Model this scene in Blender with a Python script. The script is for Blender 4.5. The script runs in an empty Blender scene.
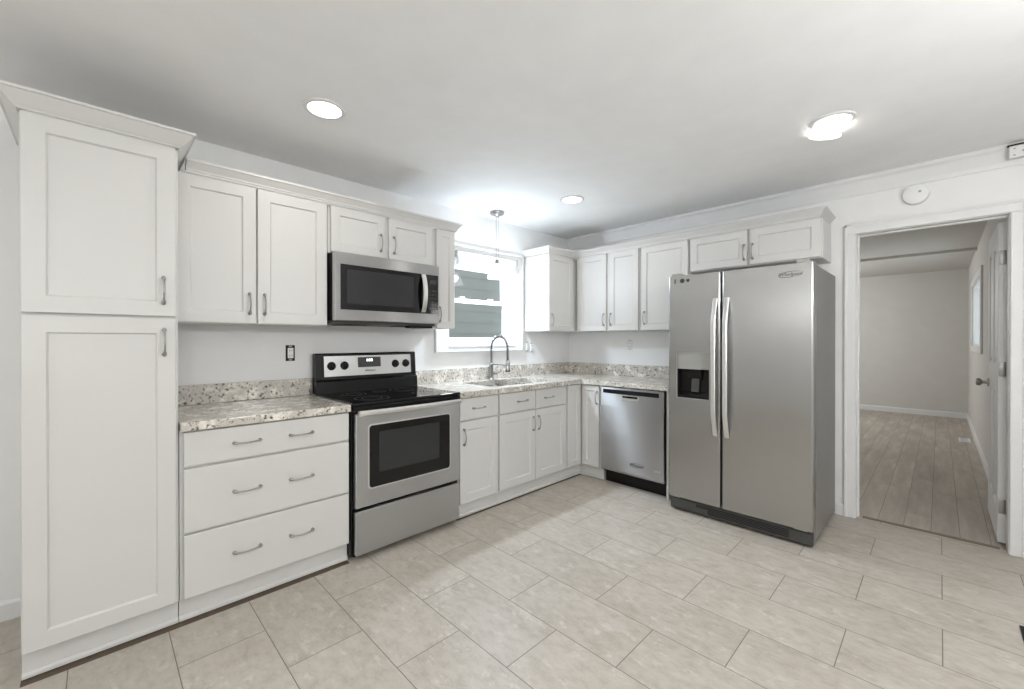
import bpy, bmesh, math, random
from mathutils import Vector, Matrix
PI = math.pi
scene = bpy.context.scene
COL = scene.collection

# ------------------------------------------------------------------ camera
CX, CY, CZ = 3.0087, -3.8929, 1.2835
YAW, PITCH, ROLL, F = 0.793, -0.0032, -0.0002, 421.2349
cam = bpy.data.cameras.new('camera'); camo = bpy.data.objects.new('camera', cam); COL.objects.link(camo)
camo.location = (CX, CY, CZ)
fw = Vector((-math.sin(YAW)*math.cos(PITCH), math.cos(YAW)*math.cos(PITCH), math.sin(PITCH)))
rt = Vector((math.cos(YAW), math.sin(YAW), 0)); up = rt.cross(fw)
rt2 = rt*math.cos(ROLL)+up*math.sin(ROLL); up2 = up*math.cos(ROLL)-rt*math.sin(ROLL)
camo.rotation_euler = Matrix(((rt2.x, up2.x, -fw.x), (rt2.y, up2.y, -fw.y), (rt2.z, up2.z, -fw.z))).to_euler()
cam.sensor_fit = 'HORIZONTAL'; cam.sensor_width = 36.0; cam.lens = F/1024*36
cam.shift_y = -(344.5-341.402)/1024
cam.clip_start = .02
scene.camera = camo

# ------------------------------------------------------------------ light and exposure
scene.view_settings.view_transform = 'Standard'; scene.view_settings.look = 'None'
scene.view_settings.gamma = 1; scene.view_settings.use_curve_mapping = False
scene.view_settings.exposure = 0.71
w = bpy.data.worlds.new('world'); scene.world = w; w.use_nodes = True
w.node_tree.nodes['Background'].inputs[0].default_value = (.66, .72, .74, 1)
w.node_tree.nodes['Background'].inputs[1].default_value = 1.55
DOWN_W, DOWN_C = 2.0, (1, .97, .93)       # recessed ceiling lamps
PEND_W, PEND_C = 46.0, (.74, .86, 1)
FILL_C = (.98, .988, 1)     # fill globes added out of view to brighten the rooms       # pendant over the sink

# ------------------------------------------------------------------ materials
def sr(r, g, b):
    f = lambda c: (c/255/12.92 if c/255 <= .04045 else ((c/255+.055)/1.055)**2.4)
    return (f(r), f(g), f(b), 1)
def new_mat(name):
    m = bpy.data.materials.new(name); m.use_nodes = True
    n = m.node_tree.nodes; return m, n, m.node_tree.links, n['Principled BSDF']
def coords(n, l, scale=(1, 1, 1), loc=(0, 0, 0)):
    t = n.new('ShaderNodeTexCoord'); mp = n.new('ShaderNodeMapping')
    mp.inputs['Scale'].default_value = scale; mp.inputs['Location'].default_value = loc
    l.new(t.outputs['Object'], mp.inputs['Vector']); return mp.outputs['Vector']
def noise(n, l, vec, scale, detail=3, rough=.5):
    x = n.new('ShaderNodeTexNoise'); x.inputs['Scale'].default_value = scale; x.inputs['Detail'].default_value = detail
    x.inputs['Roughness'].default_value = rough; l.new(vec, x.inputs['Vector']); return x.outputs['Fac']
def ramp(n, l, fac, stops):
    r = n.new('ShaderNodeValToRGB'); e = r.color_ramp.elements
    while len(e) < len(stops): e.new(.5)
    for a, (p, c) in zip(e, stops): a.position = p; a.color = c
    l.new(fac, r.inputs[0]); return r.outputs[0]
def mix(n, l, a, b, fac=.5, mode='MIX'):
    x = n.new('ShaderNodeMix'); x.data_type = 'RGBA'; x.blend_type = mode
    for s, v in ((0, fac), (6, a), (7, b)):
        if hasattr(v, 'links'): l.new(v, x.inputs[s])
        else: x.inputs[s].default_value = v
    return x.outputs[2]
def bump(n, l, p, h, strength=.1, dist=.002):
    b = n.new('ShaderNodeBump'); b.inputs['Strength'].default_value = strength; b.inputs['Distance'].default_value = dist
    l.new(h, b.inputs['Height']); l.new(b.outputs[0], p.inputs['Normal'])
def plain(name, col, rough=.5, metal=0, var=.04, nscale=6, bmp=0, coat=0, spec=.5):
    m, n, l, p = new_mat(name)
    v = coords(n, l); f = noise(n, l, v, nscale)
    c2 = tuple(max(0, x*(1-var*2)) for x in col[:3])+(1,)
    l.new(mix(n, l, col, c2, f), p.inputs['Base Color'])
    p.inputs['Roughness'].default_value = rough; p.inputs['Metallic'].default_value = metal
    p.inputs['Specular IOR Level'].default_value = spec
    p.inputs['Coat Weight'].default_value = coat
    if bmp: bump(n, l, p, noise(n, l, v, 180, 4), bmp)
    return m
def steel(name, col, rough, sc, strength=.05, turn=0, an=.95):
    m, n, l, p = new_mat(name)
    v = coords(n, l, sc)
    f = noise(n, l, v, 1, 4, .6)
    c2 = tuple(x*.88 for x in col[:3])+(1,)
    l.new(mix(n, l, col, c2, f), p.inputs['Base Color'])
    p.inputs['Metallic'].default_value = 1; p.inputs['Roughness'].default_value = rough
    bump(n, l, p, f, strength, .001)
    if sc[2] > 100:
        p.inputs['Anisotropic'].default_value = an; p.inputs['Anisotropic Rotation'].default_value = turn; tg = n.new('ShaderNodeTangent'); tg.direction_type = 'RADIAL'; tg.axis = 'Z'
        l.new(tg.outputs[0], p.inputs['Tangent'])
    return m
def granite(name, base, mid, dark, vein):
    m, n, l, p = new_mat(name); v = coords(n, l)
    a = ramp(n, l, noise(n, l, v, 14, 5, .6), [(.35, base), (.5, vein), (.68, mid)])
    sp = ramp(n, l, noise(n, l, v, 55, 6, .65), [(.0, (1, 1, 1, 1)), (.385, (1, 1, 1, 1)), (.45, (0, 0, 0, 1))])
    b = mix(n, l, a, dark, sp)
    vo = n.new('ShaderNodeTexVoronoi'); vo.inputs['Scale'].default_value = 95; l.new(v, vo.inputs['Vector'])
    sp2 = ramp(n, l, vo.outputs['Distance'], [(.12, (1, 1, 1, 1)), (.28, (0, 0, 0, 1))])
    cl = ramp(n, l, noise(n, l, v, 9, 3), [(.45, (0, 0, 0, 1)), (.6, (1, 1, 1, 1))])
    sp3 = mix(n, l, sp2, cl, 1.0, 'MULTIPLY')
    c = mix(n, l, b, sr(128, 118, 108), sp3)
    l.new(c, p.inputs['Base Color']); p.inputs['Roughness'].default_value = .16
    p.inputs['Specular IOR Level'].default_value = .55
    return m
def emis(name, col, st):
    m, n, l, p = new_mat(name); p.inputs['Emission Color'].default_value = col; p.inputs['Emission Strength'].default_value = st
    p.inputs['Base Color'].default_value = col
    f = noise(n, l, coords(n, l), 3); l.new(mix(n, l, col, tuple(x*.96 for x in col[:3])+(1,), f), p.inputs['Emission Color'])
    return m

def tile_mat():
    m, n, l, p = new_mat('porcelain_tile')
    v = coords(n, l, loc=(-.32, 9.485, 0))
    br = n.new('ShaderNodeTexBrick'); br.offset = .5; br.offset_frequency = 2; br.squash = 1
    l.new(v, br.inputs['Vector'])
    br.inputs['Scale'].default_value = 1; br.inputs['Brick Width'].default_value = .600; br.inputs['Row Height'].default_value = .306
    br.inputs['Mortar Size'].default_value = .0019; br.inputs['Mortar Smooth'].default_value = .2; br.inputs['Bias'].default_value = 0
    br.inputs['Color1'].default_value = (1, 1, 1, 1); br.inputs['Color2'].default_value = (0, 0, 0, 1); br.inputs['Mortar'].default_value = (.5, .5, .5, 1)
    # noise shifted per tile so the veining breaks at each joint
    add = n.new('ShaderNodeVectorMath'); add.operation = 'MULTIPLY_ADD'
    l.new(br.outputs['Color'], add.inputs[0]); add.inputs[1].default_value = (7, 5, 3); l.new(v, add.inputs[2])
    mp = n.new('ShaderNodeMapping'); mp.inputs['Scale'].default_value = (1, 1.7, 1); l.new(add.outputs[0], mp.inputs['Vector'])
    wv = mp.outputs['Vector']
    big = noise(n, l, wv, 3.2, 6, .62); fine = noise(n, l, wv, 16, 8, .7)
    c = ramp(n, l, big, [(.3, sr(170, 161, 147)), (.48, sr(184, 176, 164)), (.62, sr(192, 185, 174)), (.8, sr(178, 169, 155))])
    c = mix(n, l, c, ramp(n, l, fine, [(.3, sr(154, 144, 129)), (.5, sr(186, 178, 166)), (.7, sr(203, 197, 187))]), .5)
    c = mix(n, l, c, sr(210, 205, 197), ramp(n, l, noise(n, l, wv, 9, 8, .75), [(.56, (0, 0, 0, 1)), (.64, (.65, .65, .65, 1)), (.7, (0, 0, 0, 1))]))
    tint = mix(n, l, (.965, .97, .98, 1), (.90, .90, .905, 1), br.outputs['Color'])
    c = mix(n, l, c, tint, 1.0, 'MULTIPLY')
    c = mix(n, l, c, sr(112, 104, 96), br.outputs['Fac'])
    l.new(c, p.inputs['Base Color']); p.inputs['Roughness'].default_value = .42; p.inputs['Specular IOR Level'].default_value = .35
    inv = n.new('ShaderNodeMath'); inv.operation = 'SUBTRACT'; inv.inputs[0].default_value = 1; l.new(br.outputs['Fac'], inv.inputs[1])
    bump(n, l, p, inv.outputs[0], .4, .002)
    return m
def plank_mat():
    m, n, l, p = new_mat('laminate_planks')
    t = n.new('ShaderNodeTexCoord'); mp = n.new('ShaderNodeMapping'); mp.inputs['Rotation'].default_value = (0, 0, PI/2)
    l.new(t.outputs['Object'], mp.inputs['Vector']); v = mp.outputs['Vector']
    br = n.new('ShaderNodeTexBrick'); br.offset = .37; br.offset_frequency = 3; l.new(v, br.inputs['Vector'])
    br.inputs['Scale'].default_value = 1; br.inputs['Brick Width'].default_value = 1.1; br.inputs['Row Height'].default_value = .135
    br.inputs['Mortar Size'].default_value = .0015; br.inputs['Color1'].default_value = (1, 1, 1, 1); br.inputs['Color2'].default_value = (0, 0, 0, 1)
    add = n.new('ShaderNodeVectorMath'); add.operation = 'MULTIPLY_ADD'
    l.new(br.outputs['Color'], add.inputs[0]); add.inputs[1].default_value = (7, 5, 3); l.new(v, add.inputs[2])
    m2 = n.new('ShaderNodeMapping'); m2.inputs['Scale'].default_value = (1.2, 9, 1); l.new(add.outputs[0], m2.inputs['Vector'])
    g = noise(n, l, m2.outputs['Vector'], 1.6, 6, .6)
    c = ramp(n, l, g, [(.25, sr(156, 145, 133)), (.5, sr(178, 167, 154)), (.75, sr(202, 191, 179))])
    c = mix(n, l, c, mix(n, l, (1, 1, 1, 1), (.82, .83, .86, 1), br.outputs['Color']), 1.0, 'MULTIPLY')
    c = mix(n, l, c, sr(92, 82, 72), br.outputs['Fac'])
    l.new(c, p.inputs['Base Color']); p.inputs['Roughness'].default_value = .38
    return m
def glass_mat():
    m, n, l, p = new_mat('window_glass')
    n.remove(p); out = n['Material Output']
    tr = n.new('ShaderNodeBsdfTransparent'); tr.inputs[0].default_value = (.93, .95, .95, 1)
    gl = n.new('ShaderNodeBsdfGlossy'); gl.inputs['Roughness'].default_value = .02
    fr = n.new('ShaderNodeFresnel'); fr.inputs[0].default_value = 1.5
    ge = n.new('ShaderNodeNewGeometry'); sb = n.new('ShaderNodeMath'); sb.operation = 'SUBTRACT'; sb.inputs[0].default_value = 1; l.new(ge.outputs['Backfacing'], sb.inputs[1])
    ml = n.new('ShaderNodeMath'); ml.operation = 'MULTIPLY'; l.new(sb.outputs[0], ml.inputs[0]); l.new(fr.outputs[0], ml.inputs[1])
    mx = n.new('ShaderNodeMixShader'); l.new(ml.outputs[0], mx.inputs[0]); l.new(tr.outputs[0], mx.inputs[1]); l.new(gl.outputs[0], mx.inputs[2])
    l.new(mx.outputs[0], out.inputs[0]); return m
def shade_mat():
    m, n, l, p = new_mat('frosted_shade')
    n.remove(p); out = n['Material Output']
    tr = n.new('ShaderNodeBsdfTransparent'); tr.inputs[0].default_value = (1, 1, 1, 1)
    em = n.new('ShaderNodeEmission'); em.inputs[0].default_value = (.95, .98, 1, 1); em.inputs[1].default_value = 4.0
    mx = n.new('ShaderNodeMixShader'); mx.inputs[0].default_value = .58
    l.new(tr.outputs[0], mx.inputs[1]); l.new(em.outputs[0], mx.inputs[2]); l.new(mx.outputs[0], out.inputs[0]); return m

WALL = plain('wall_paint', sr(239, 239, 238), .7, bmp=.08)
CEIL = plain('ceiling_paint', sr(247, 247, 246), .85, bmp=.12)
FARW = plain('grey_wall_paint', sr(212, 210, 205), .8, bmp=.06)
TRIM = plain('trim_paint', sr(230, 230, 229), .45)
CAB = plain('cabinet_paint', sr(211, 210, 207), .38, var=.015)
PVC = plain('white_vinyl', sr(240, 241, 241), .35)
TILE = tile_mat(); PLANK = plank_mat()
GRAN = granite('granite', sr(240, 234, 223), sr(198, 192, 182), sr(92, 87, 82), sr(198, 193, 184))
SS = steel('brushed_steel', (.53, .53, .53, 1), .285, (3, 3, 260), .02, .25, 1.0)
SSD = steel('brushed_steel_fridge', (.47, .468, .46, 1), .27, (3, 3, 300), .05, 0, .8)
SSP = plain('panel_steel', (.60, .60, .59, 1), .35, .9, .01)
SSB = plain('bowl_steel', (.36, .36, .36, 1), .3, 1, .02)
SSL = steel('satin_steel', (.82, .82, .81, 1), .33, (120, 120, 3), .03)
SIDE = plain('grey_appliance_side', sr(146, 144, 140), .42, .45, bmp=.1)
CHR = plain('chrome', (.78, .78, .78, 1), .14, 1, .01)
NICK = plain('brushed_nickel', (.40, .39, .38, 1), .28, 1, .02)
FCT = plain('faucet_metal', (.42, .42, .42, 1), .2, 1, .01)
BLK = plain('black_enamel', sr(11, 11, 11), .25, bmp=0, spec=.3)
BGL = plain('black_glass', sr(6, 6, 7), .06)
OVG = plain('oven_glass', sr(14, 15, 15), .10, spec=.4)
BPL = plain('black_plastic', sr(18, 18, 18), .5, spec=.3)
GPL = plain('grey_plastic', sr(70, 70, 68), .5)
LGP = plain('silver_plastic', sr(165, 165, 160), .4, .2)
BRASS = plain('door_hardware', (.40, .39, .37, 1), .35, .9)
INK = plain('dark_ink', sr(60, 60, 60), .5)
RING = plain('burner_marking', sr(70, 70, 72), .3)
LENS = emis('lamp_lens', (1, .985, .965, 1), 2.2)
LCD = emis('lit_digits', (.85, .95, 1, 1), 1.5)
GLASS = glass_mat(); SHADE = shade_mat()
OUT = plain('outside_siding', sr(150, 152, 149), .8, var=.12, nscale=2)
GROUT = plain('threshold_metal', sr(120, 108, 94), .5)

# ------------------------------------------------------------------ mesh helpers
def box(bm, x0, x1, y0, y1, z0, z1, bev=0, seg=2):
    if x1 < x0: x0, x1 = x1, x0
    if y1 < y0: y0, y1 = y1, y0
    if z1 < z0: z0, z1 = z1, z0
    vs = [bm.verts.new(c) for c in ((x0,y0,z0),(x1,y0,z0),(x1,y1,z0),(x0,y1,z0),(x0,y0,z1),(x1,y0,z1),(x1,y1,z1),(x0,y1,z1))]
    fs = [bm.faces.new([vs[i] for i in f]) for f in ((0,3,2,1),(4,5,6,7),(0,1,5,4),(1,2,6,5),(2,3,7,6),(3,0,4,7))]
    if bev:
        es = list({e for f in fs for e in f.edges})
        bmesh.ops.bevel(bm, geom=es, offset=bev, segments=seg, affect='EDGES', profile=.5)
    return bm
def prism(bm, pts, axis, a, b):
    """closed outline pts (2-D) pushed along axis from a to b; outline given in the two other axes in order"""
    def mk(p, t):
        c = list(p); c.insert(axis, t); return bm.verts.new(c)
    A = [mk(p, a) for p in pts]; B = [mk(p, b) for p in pts]; k = len(pts)
    bm.faces.new(A); bm.faces.new(B[::-1])
    for i in range(k): bm.faces.new((A[i], B[i], B[(i+1) % k], A[(i+1) % k]))
    bmesh.ops.recalc_face_normals(bm, faces=bm.faces[:]); return bm
def tube(bm, pts, rad, n=10, flat=None):
    pts = [Vector(p) for p in pts]; k = len(pts)
    rads = rad if isinstance(rad, (list, tuple)) else [rad]*k
    rings = []; prev = None
    for i, p in enumerate(pts):
        d = (pts[min(i+1, k-1)]-pts[max(i-1, 0)]).normalized()
        if prev is None:
            a = Vector((0, 0, 1)) if abs(d.z) < .9 else Vector((1, 0, 0))
            prev = (a-d*a.dot(d)).normalized()
        else: prev = (prev-d*prev.dot(d)).normalized()
        s = d.cross(prev); r = rads[i]
        rings.append([bm.verts.new(p+(prev*math.cos(2*PI*j/n)+s*math.sin(2*PI*j/n))*r) for j in range(n)])
    for a, b in zip(rings, rings[1:]):
        for j in range(n): bm.faces.new((a[j], a[(j+1) % n], b[(j+1) % n], b[j]))
    bm.faces.new(rings[0][::-1]); bm.faces.new(rings[-1]); return bm
def lathe(bm, prof, c=(0, 0, 0), axis='z', n=32, caps=True):
    """prof: list of (radius, height)"""
    rings = []
    for r, h in prof:
        ring = []
        for j in range(n):
            a = 2*PI*j/n; u, v = r*math.cos(a), r*math.sin(a)
            q = {'z': (u, v, h), 'y': (u, h, v), 'x': (h, u, v)}[axis]
            ring.append(bm.verts.new(Vector(q)+Vector(c)))
        rings.append(ring)
    for a, b in zip(rings, rings[1:]):
        for j in range(n): bm.faces.new((a[j], a[(j+1) % n], b[(j+1) % n], b[j]))
    if caps: bm.faces.new(rings[0][::-1]); bm.faces.new(rings[-1])
    return bm
def cells(bm, xs, ys, keep, z0, z1):
    V = {}
    def g(i, j, k):
        if (i, j, k) not in V: V[i, j, k] = bm.verts.new((xs[i], ys[j], (z0, z1)[k]))
        return V[i, j, k]
    n, m = len(xs)-1, len(ys)-1; K = lambda i, j: 0 <= i < n and 0 <= j < m and keep(i, j)
    for i in range(n):
        for j in range(m):
            if not K(i, j): continue
            bm.faces.new((g(i,j,1), g(i+1,j,1), g(i+1,j+1,1), g(i,j+1,1)))
            bm.faces.new((g(i,j,0), g(i,j+1,0), g(i+1,j+1,0), g(i+1,j,0)))
            if not K(i-1, j): bm.faces.new((g(i,j,0), g(i,j,1), g(i,j+1,1), g(i,j+1,0)))
            if not K(i+1, j): bm.faces.new((g(i+1,j,0), g(i+1,j+1,0), g(i+1,j+1,1), g(i+1,j,1)))
            if not K(i, j-1): bm.faces.new((g(i,j,0), g(i+1,j,0), g(i+1,j,1), g(i,j,1)))
            if not K(i, j+1): bm.faces.new((g(i,j+1,0), g(i,j+1,1), g(i+1,j+1,1), g(i+1,j+1,0)))
    return bm
def BM(): return bmesh.new()
def obj(name, bm, mat, parent=None, smooth=False, loc=None):
    me = bpy.data.meshes.new(name)
    if parent is not None and 'u0' in ROOT.get(parent.name, {}):
        bmesh.ops.translate(bm, verts=bm.verts[:], vec=(-ROOT[parent.name]['u0'], 0, 0))
    bmesh.ops.recalc_face_normals(bm, faces=bm.faces[:])
    bm.to_mesh(me); bm.free(); me.materials.append(mat)
    if smooth:
        for p in me.polygons: p.use_smooth = True
        try: me.set_sharp_from_angle(angle=math.radians(40))
        except Exception: pass
    o = bpy.data.objects.new(name, me); COL.objects.link(o)
    if parent is not None:
        o.parent = parent; ROOT[o.name] = ROOT.get(parent.name, {})
    if loc: o.location = loc
    return o
ROOT = {}
def thing(name, label, cat, u0=0., wall='B', group=None, loc=None):
    """Empty at the base of a thing. wall A: local x runs along +Y world, front faces +X world; wall B: front faces -Y world."""
    o = bpy.data.objects.new(name, None); COL.objects.link(o); o.empty_display_size = .1
    if wall == 'A': o.location = (0, u0, 0); o.rotation_euler = (0, 0, PI/2)
    elif wall == 'B': o.location = (u0, 0, 0)
    else: o.location = loc
    ROOT[o.name] = {'u0': u0} if wall in 'AB' else {}
    o['label'] = label; o['category'] = cat
    if group: o['group'] = group
    return o
def tag(o, label, cat, group=None):
    o['label'] = label; o['category'] = cat
    if group: o['group'] = group
    return o
def struct(name, bm, mat, parent=None, smooth=False):
    o = obj(name, bm, mat, parent, smooth)
    if parent is None: o['kind'] = 'structure'
    return o

def shaker(name, parent, x0, x1, z0, z1, yf, rail=.062, th=.02, rec=.009):
    bm = BM(); s = .006
    def loop(ins, y): return [bm.verts.new(c) for c in ((x0+ins, y, z0+ins), (x1-ins, y, z0+ins), (x1-ins, y, z1-ins), (x0+ins, y, z1-ins))]
    O0 = loop(0, -(yf-.002)); O = loop(.002, -yf); I = loop(rail, -yf); R = loop(rail+s, -(yf-rec)); B = loop(0, -(yf-th))
    for a, b in ((B, O0), (O0, O), (O, I), (I, R)):
        for i in range(4): bm.faces.new((a[i], a[(i+1) % 4], b[(i+1) % 4], b[i]))
    bm.faces.new(R); bm.faces.new(B[::-1])
    return obj(name, bm, CAB, parent)
def slab(name, parent, x0, x1, z0, z1, yf, mat=None, th=.02, bev=.003):
    return obj(name, box(BM(), x0, x1, -yf, -(yf-th), z0, z1, bev), mat or CAB, parent)
def pull(parent, cx, cz, yf, vert=True, L=.122):
    pts = []; rad = []; K = 20
    for i in range(K+1):
        t = i/K; s = (t-.5)*L; e = abs(2*t-1)
        out = .006+.024*max(0, math.sin(PI*t))**.8
        pts.append((cx, -(yf+out), cz+s) if vert else (cx+s, -(yf+out), cz)); rad.append(.0036+.0052*max(0, 1-abs(e-.84)/.18)+.0006*(1-e))
    bm = tube(BM(), pts, rad, 10)
    for sg in (-1, 1):
        p = L/2*sg*.9
        a = (cx, -yf-.0002, cz+p) if vert else (cx+p, -yf-.0002, cz); b = (a[0], -(yf+.012), a[2])
        tube(bm, [a, b], [.0085, .005], 10)
    return obj('handle', bm, NICK, parent, True)

# text turned to mesh
def lettering(name, body, size, mat, parent, x, y, z, extr=.0006):
    cu = bpy.data.curves.new(name, 'FONT'); cu.body = body; cu.size = size; cu.extrude = extr; cu.align_x = 'CENTER'; cu.align_y = 'CENTER'; cu.shear = .25
    t = bpy.data.objects.new('tmp', cu); COL.objects.link(t)
    dg = bpy.context.evaluated_depsgraph_get(); dg.update()
    me = bpy.data.meshes.new_from_object(t.evaluated_get(dg)); bpy.data.objects.remove(t)
    me.name = name; me.materials.clear(); me.materials.append(mat)
    me.transform(Matrix.Rotation(PI/2, 4, 'X')); me.transform(Matrix.Translation((x-ROOT[parent.name].get('u0', 0), y, z)))
    o = bpy.data.objects.new(name, me); COL.objects.link(o); o.parent = parent; ROOT[o.name] = ROOT[parent.name]; return o
def swoosh(bm, x, y, z, w, h):
    pts = [(x+w/2*math.cos(a), y, z+h/2*math.sin(a)+.12*h*math.cos(a)) for a in [PI*.15+2*PI*.82*i/28 for i in range(29)]]
    return tube(bm, pts, [.0004+.0011*math.sin(PI*i/28) for i in range(29)], 6)

# ================================================================== THE ROOM
H = 2.44
XR, YF = 4.3, -6.6            # right wall and wall behind the camera
# floors
struct('floor', box(BM(), 0, XR, YF, .055, -.05, 0), TILE)
struct('floor', box(BM(), -.3, 3.335, .065, 6.2, -.05, 0.0), PLANK)
struct('trim_6', prism(BM(), [(.04, 0), (.048, .006), (.072, .006), (.08, 0)], 0, 2.62, 3.27), GROUT)   # threshold strip
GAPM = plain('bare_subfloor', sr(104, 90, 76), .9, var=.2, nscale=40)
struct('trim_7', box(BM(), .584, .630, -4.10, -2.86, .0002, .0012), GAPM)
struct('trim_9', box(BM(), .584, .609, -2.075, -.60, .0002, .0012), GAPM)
# ceilings
struct('ceiling', box(BM(), -.15, XR+.12, YF-.12, .12, H, H+.1), CEIL)
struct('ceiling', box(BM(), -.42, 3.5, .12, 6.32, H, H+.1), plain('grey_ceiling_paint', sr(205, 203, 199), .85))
struct('trim_8', box(BM(), -.3, 3.335, 3.93, 4.03, 2.405, H, .003), FARW)
# wall A (left): window opening y -1.76..-.92, z 1.27..2.03
WY0, WY1, WZ0, WZ1 = -1.725, -.892, 1.243, 2.02
b = BM()
box(b, -.15, 0, YF, WY0, 0, H); box(b, -.15, 0, WY1, .12, 0, H); box(b, -.15, 0, WY0, WY1, 0, WZ0); box(b, -.15, 0, WY0, WY1, WZ1, H)
struct('wall_left', b, WALL)
# wall B (back): doorway x 2.605..3.285
DX0, DX1, DZ = 2.589, 3.30, 2.04
b = BM()
box(b, 0, DX0-.018, 0, .12, 0, H); box(b, DX1+.018, XR, 0, .12, 0, H); box(b, DX0-.018, DX1+.018, 0, .12, DZ+.018, H)
struct('wall_back', b, WALL)
struct('wall_right', box(BM(), XR, XR+.12, YF, .12, 0, H), WALL)
struct('wall_front', box(BM(), 0, XR, YF-.12, YF, 0, H), WALL)
# far room walls
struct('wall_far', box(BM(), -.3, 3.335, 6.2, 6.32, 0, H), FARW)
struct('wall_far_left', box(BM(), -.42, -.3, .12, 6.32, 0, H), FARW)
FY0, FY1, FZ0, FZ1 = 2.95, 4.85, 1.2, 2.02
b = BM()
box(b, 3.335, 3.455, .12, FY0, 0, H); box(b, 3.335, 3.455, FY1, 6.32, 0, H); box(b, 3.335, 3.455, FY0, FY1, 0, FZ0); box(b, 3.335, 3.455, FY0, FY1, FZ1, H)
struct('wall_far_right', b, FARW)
# baseboards
def baseprof(): return [(0, 0), (.014, 0), (.014, .075), (.009, .088), (0, .09)]
def baseboard(name, axis, at, sgn, a, c):
    pts = [(at+sgn*x, z) for x, z in baseprof()]
    struct(name, prism(BM(), pts, axis, a, c), TRIM)
baseboard('baseboard_left', 1, 0, 1, YF, -4.105)
baseboard('baseboard_back', 0, 0, -1, 2.47, 2.532)
baseboard('baseboard_far', 0, 6.2, -1, -.3, 3.32)
baseboard('baseboard_far_right', 1, 3.335, -1, .14, 6.19)
baseboard('baseboard_right', 1, XR, -1, YF, -.01)
# ceiling moulding along wall B
b = BM(); prism(b, [(0, 2.32), (-.012, 2.32), (-.018, 2.345), (-.045, 2.405), (-.06, 2.42), (-.06, H), (0, H)], 0, 0, XR)
struct('trim_1', b, TRIM)
# door casing (kitchen side) + jambs
def casing(x0, x1, z0, z1):
    b = BM(); box(b, x0, x1, -.018, 0, z0, z1, .004); return b
b = BM(); box(b, DX0-.068, DX0-.004, -.018, 0, 0, DZ+.004, .004); box(b, DX0-.068, DX0-.052, -.024, -.001, 0, DZ+.072, .003); struct('trim_2', b, TRIM)
b = BM(); box(b, DX1+.004, DX1+.068, -.018, 0, 0, DZ+.004, .004); box(b, DX1+.052, DX1+.068, -.024, -.001, 0, DZ+.072, .003); struct('trim_3', b, TRIM)
b = BM(); box(b, DX0-.068, DX1+.068, -.018, 0, DZ+.004, DZ+.072, .004); box(b, DX0-.068, DX1+.068, -.024, -.001, DZ+.056, DZ+.072, .003); struct('trim_4', b, TRIM)
b = BM(); box(b, DX0-.018, DX0, 0, .125, 0, DZ); box(b, DX1, DX1+.018, 0, .125, 0, DZ); box(b, DX0-.018, DX1+.018, 0, .125, DZ, DZ+.018)
box(b, DX0, DX0+.011, .045, .08, 0, DZ-.011); box(b, DX0, DX1, .045, .08, DZ-.011, DZ)
jamb = struct('trim_5', b, TRIM)
for z in (.28, 1.86):
    obj('strike_plate', box(BM(), DX0+.0005, DX0+.004, .088, .118, z-.04, z+.04, .001), BRASS, jamb)

# the open door leaf, folded back against the far room's right wall
d = bpy.data.objects.new('door_1', None); COL.objects.link(d); d.location = (DX1-.012, .135, 0); d['kind'] = 'structure'; ROOT['door_1'] = {}
lx0, lx1, ly0, ly1 = -.022, .014, .012, .75
b = BM()
# panelled face towards -x : two recessed panels
def face_panels(b, x_face, x_back, panels):
    ys = sorted({ly0, ly1} | {p[0] for p in panels} | {p[1] for p in panels}); zs = sorted({.012, 2.02} | {p[2] for p in panels} | {p[3] for p in panels})
    V = {}
    def g(y, z):
        if (y, z) not in V: V[y, z] = b.verts.new((x_face, y, z))
        return V[y, z]
    for i in range(len(ys)-1):
        for j in range(len(zs)-1):
            q = (ys[i], ys[i+1], zs[j], zs[j+1])
            if any(abs(q[0]-p[0]) < 1e-6 and abs(q[1]-p[1]) < 1e-6 and q[2] >= p[2]-1e-6 and q[3] <= p[3]+1e-6 for p in panels): continue
            b.faces.new((g(q[0], q[2]), g(q[1], q[2]), g(q[1], q[3]), g(q[0], q[3])))
    dx = .012 if x_back > x_face else -.012
    for p in panels:
        o = [g(p[0], p[2]), g(p[1], p[2]), g(p[1], p[3]), g(p[0], p[3])]; e = .02
        r = [b.verts.new((x_face+dx, y, z)) for y, z in ((p[0]+e, p[2]+e), (p[1]-e, p[2]+e), (p[1]-e, p[3]-e), (p[0]+e, p[3]-e))]
        e2 = .045
        r2 = [b.verts.new((x_face+dx*.3, y, z)) for y, z in ((p[0]+e2, p[2]+e2), (p[1]-e2, p[2]+e2), (p[1]-e2, p[3]-e2), (p[0]+e2, p[3]-e2))]
        for A, C in ((o, r), (r, r2)):
            for i in range(4): b.faces.new((A[i], A[(i+1) % 4], C[(i+1) % 4], C[i]))
        b.faces.new(r2)
P4 = [(.11, .33, .22, .95), (.43, .65, .22, .95), (.11, .33, 1.12, 1.9), (.43, .65, 1.12, 1.9)]
face_panels(b, lx0, lx1, P4)
box(b, lx0+.0005, lx1, ly0, ly1, .012, 2.02)
bmesh.ops.delete(b, geom=[f for f in b.faces if len(f.verts) == 4 and all(abs(v.co.x-(lx0+.0005)) < 1e-6 for v in f.verts)], context='FACES_ONLY')
obj('leaf', b, TRIM, d)
for z in (.24, 1.10, 1.80):
    hb = BM(); box(hb, lx0+.004, lx1-.002, ly0-.004, ly0-.0003, z-.045, z+.045, .001)
    tube(hb, [(lx1+.005, ly0-.004, z-.045), (lx1+.005, ly0-.004, z+.045)], .0055, 10)
    for q in (-.028, 0, .028): lathe(hb, [(.004, ly0-.006), (.002, ly0-.004)], (-.004+.006*(q == 0), 0, z+q), 'y', 10)
    obj('hinge', hb, BRASS, d, True)
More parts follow.
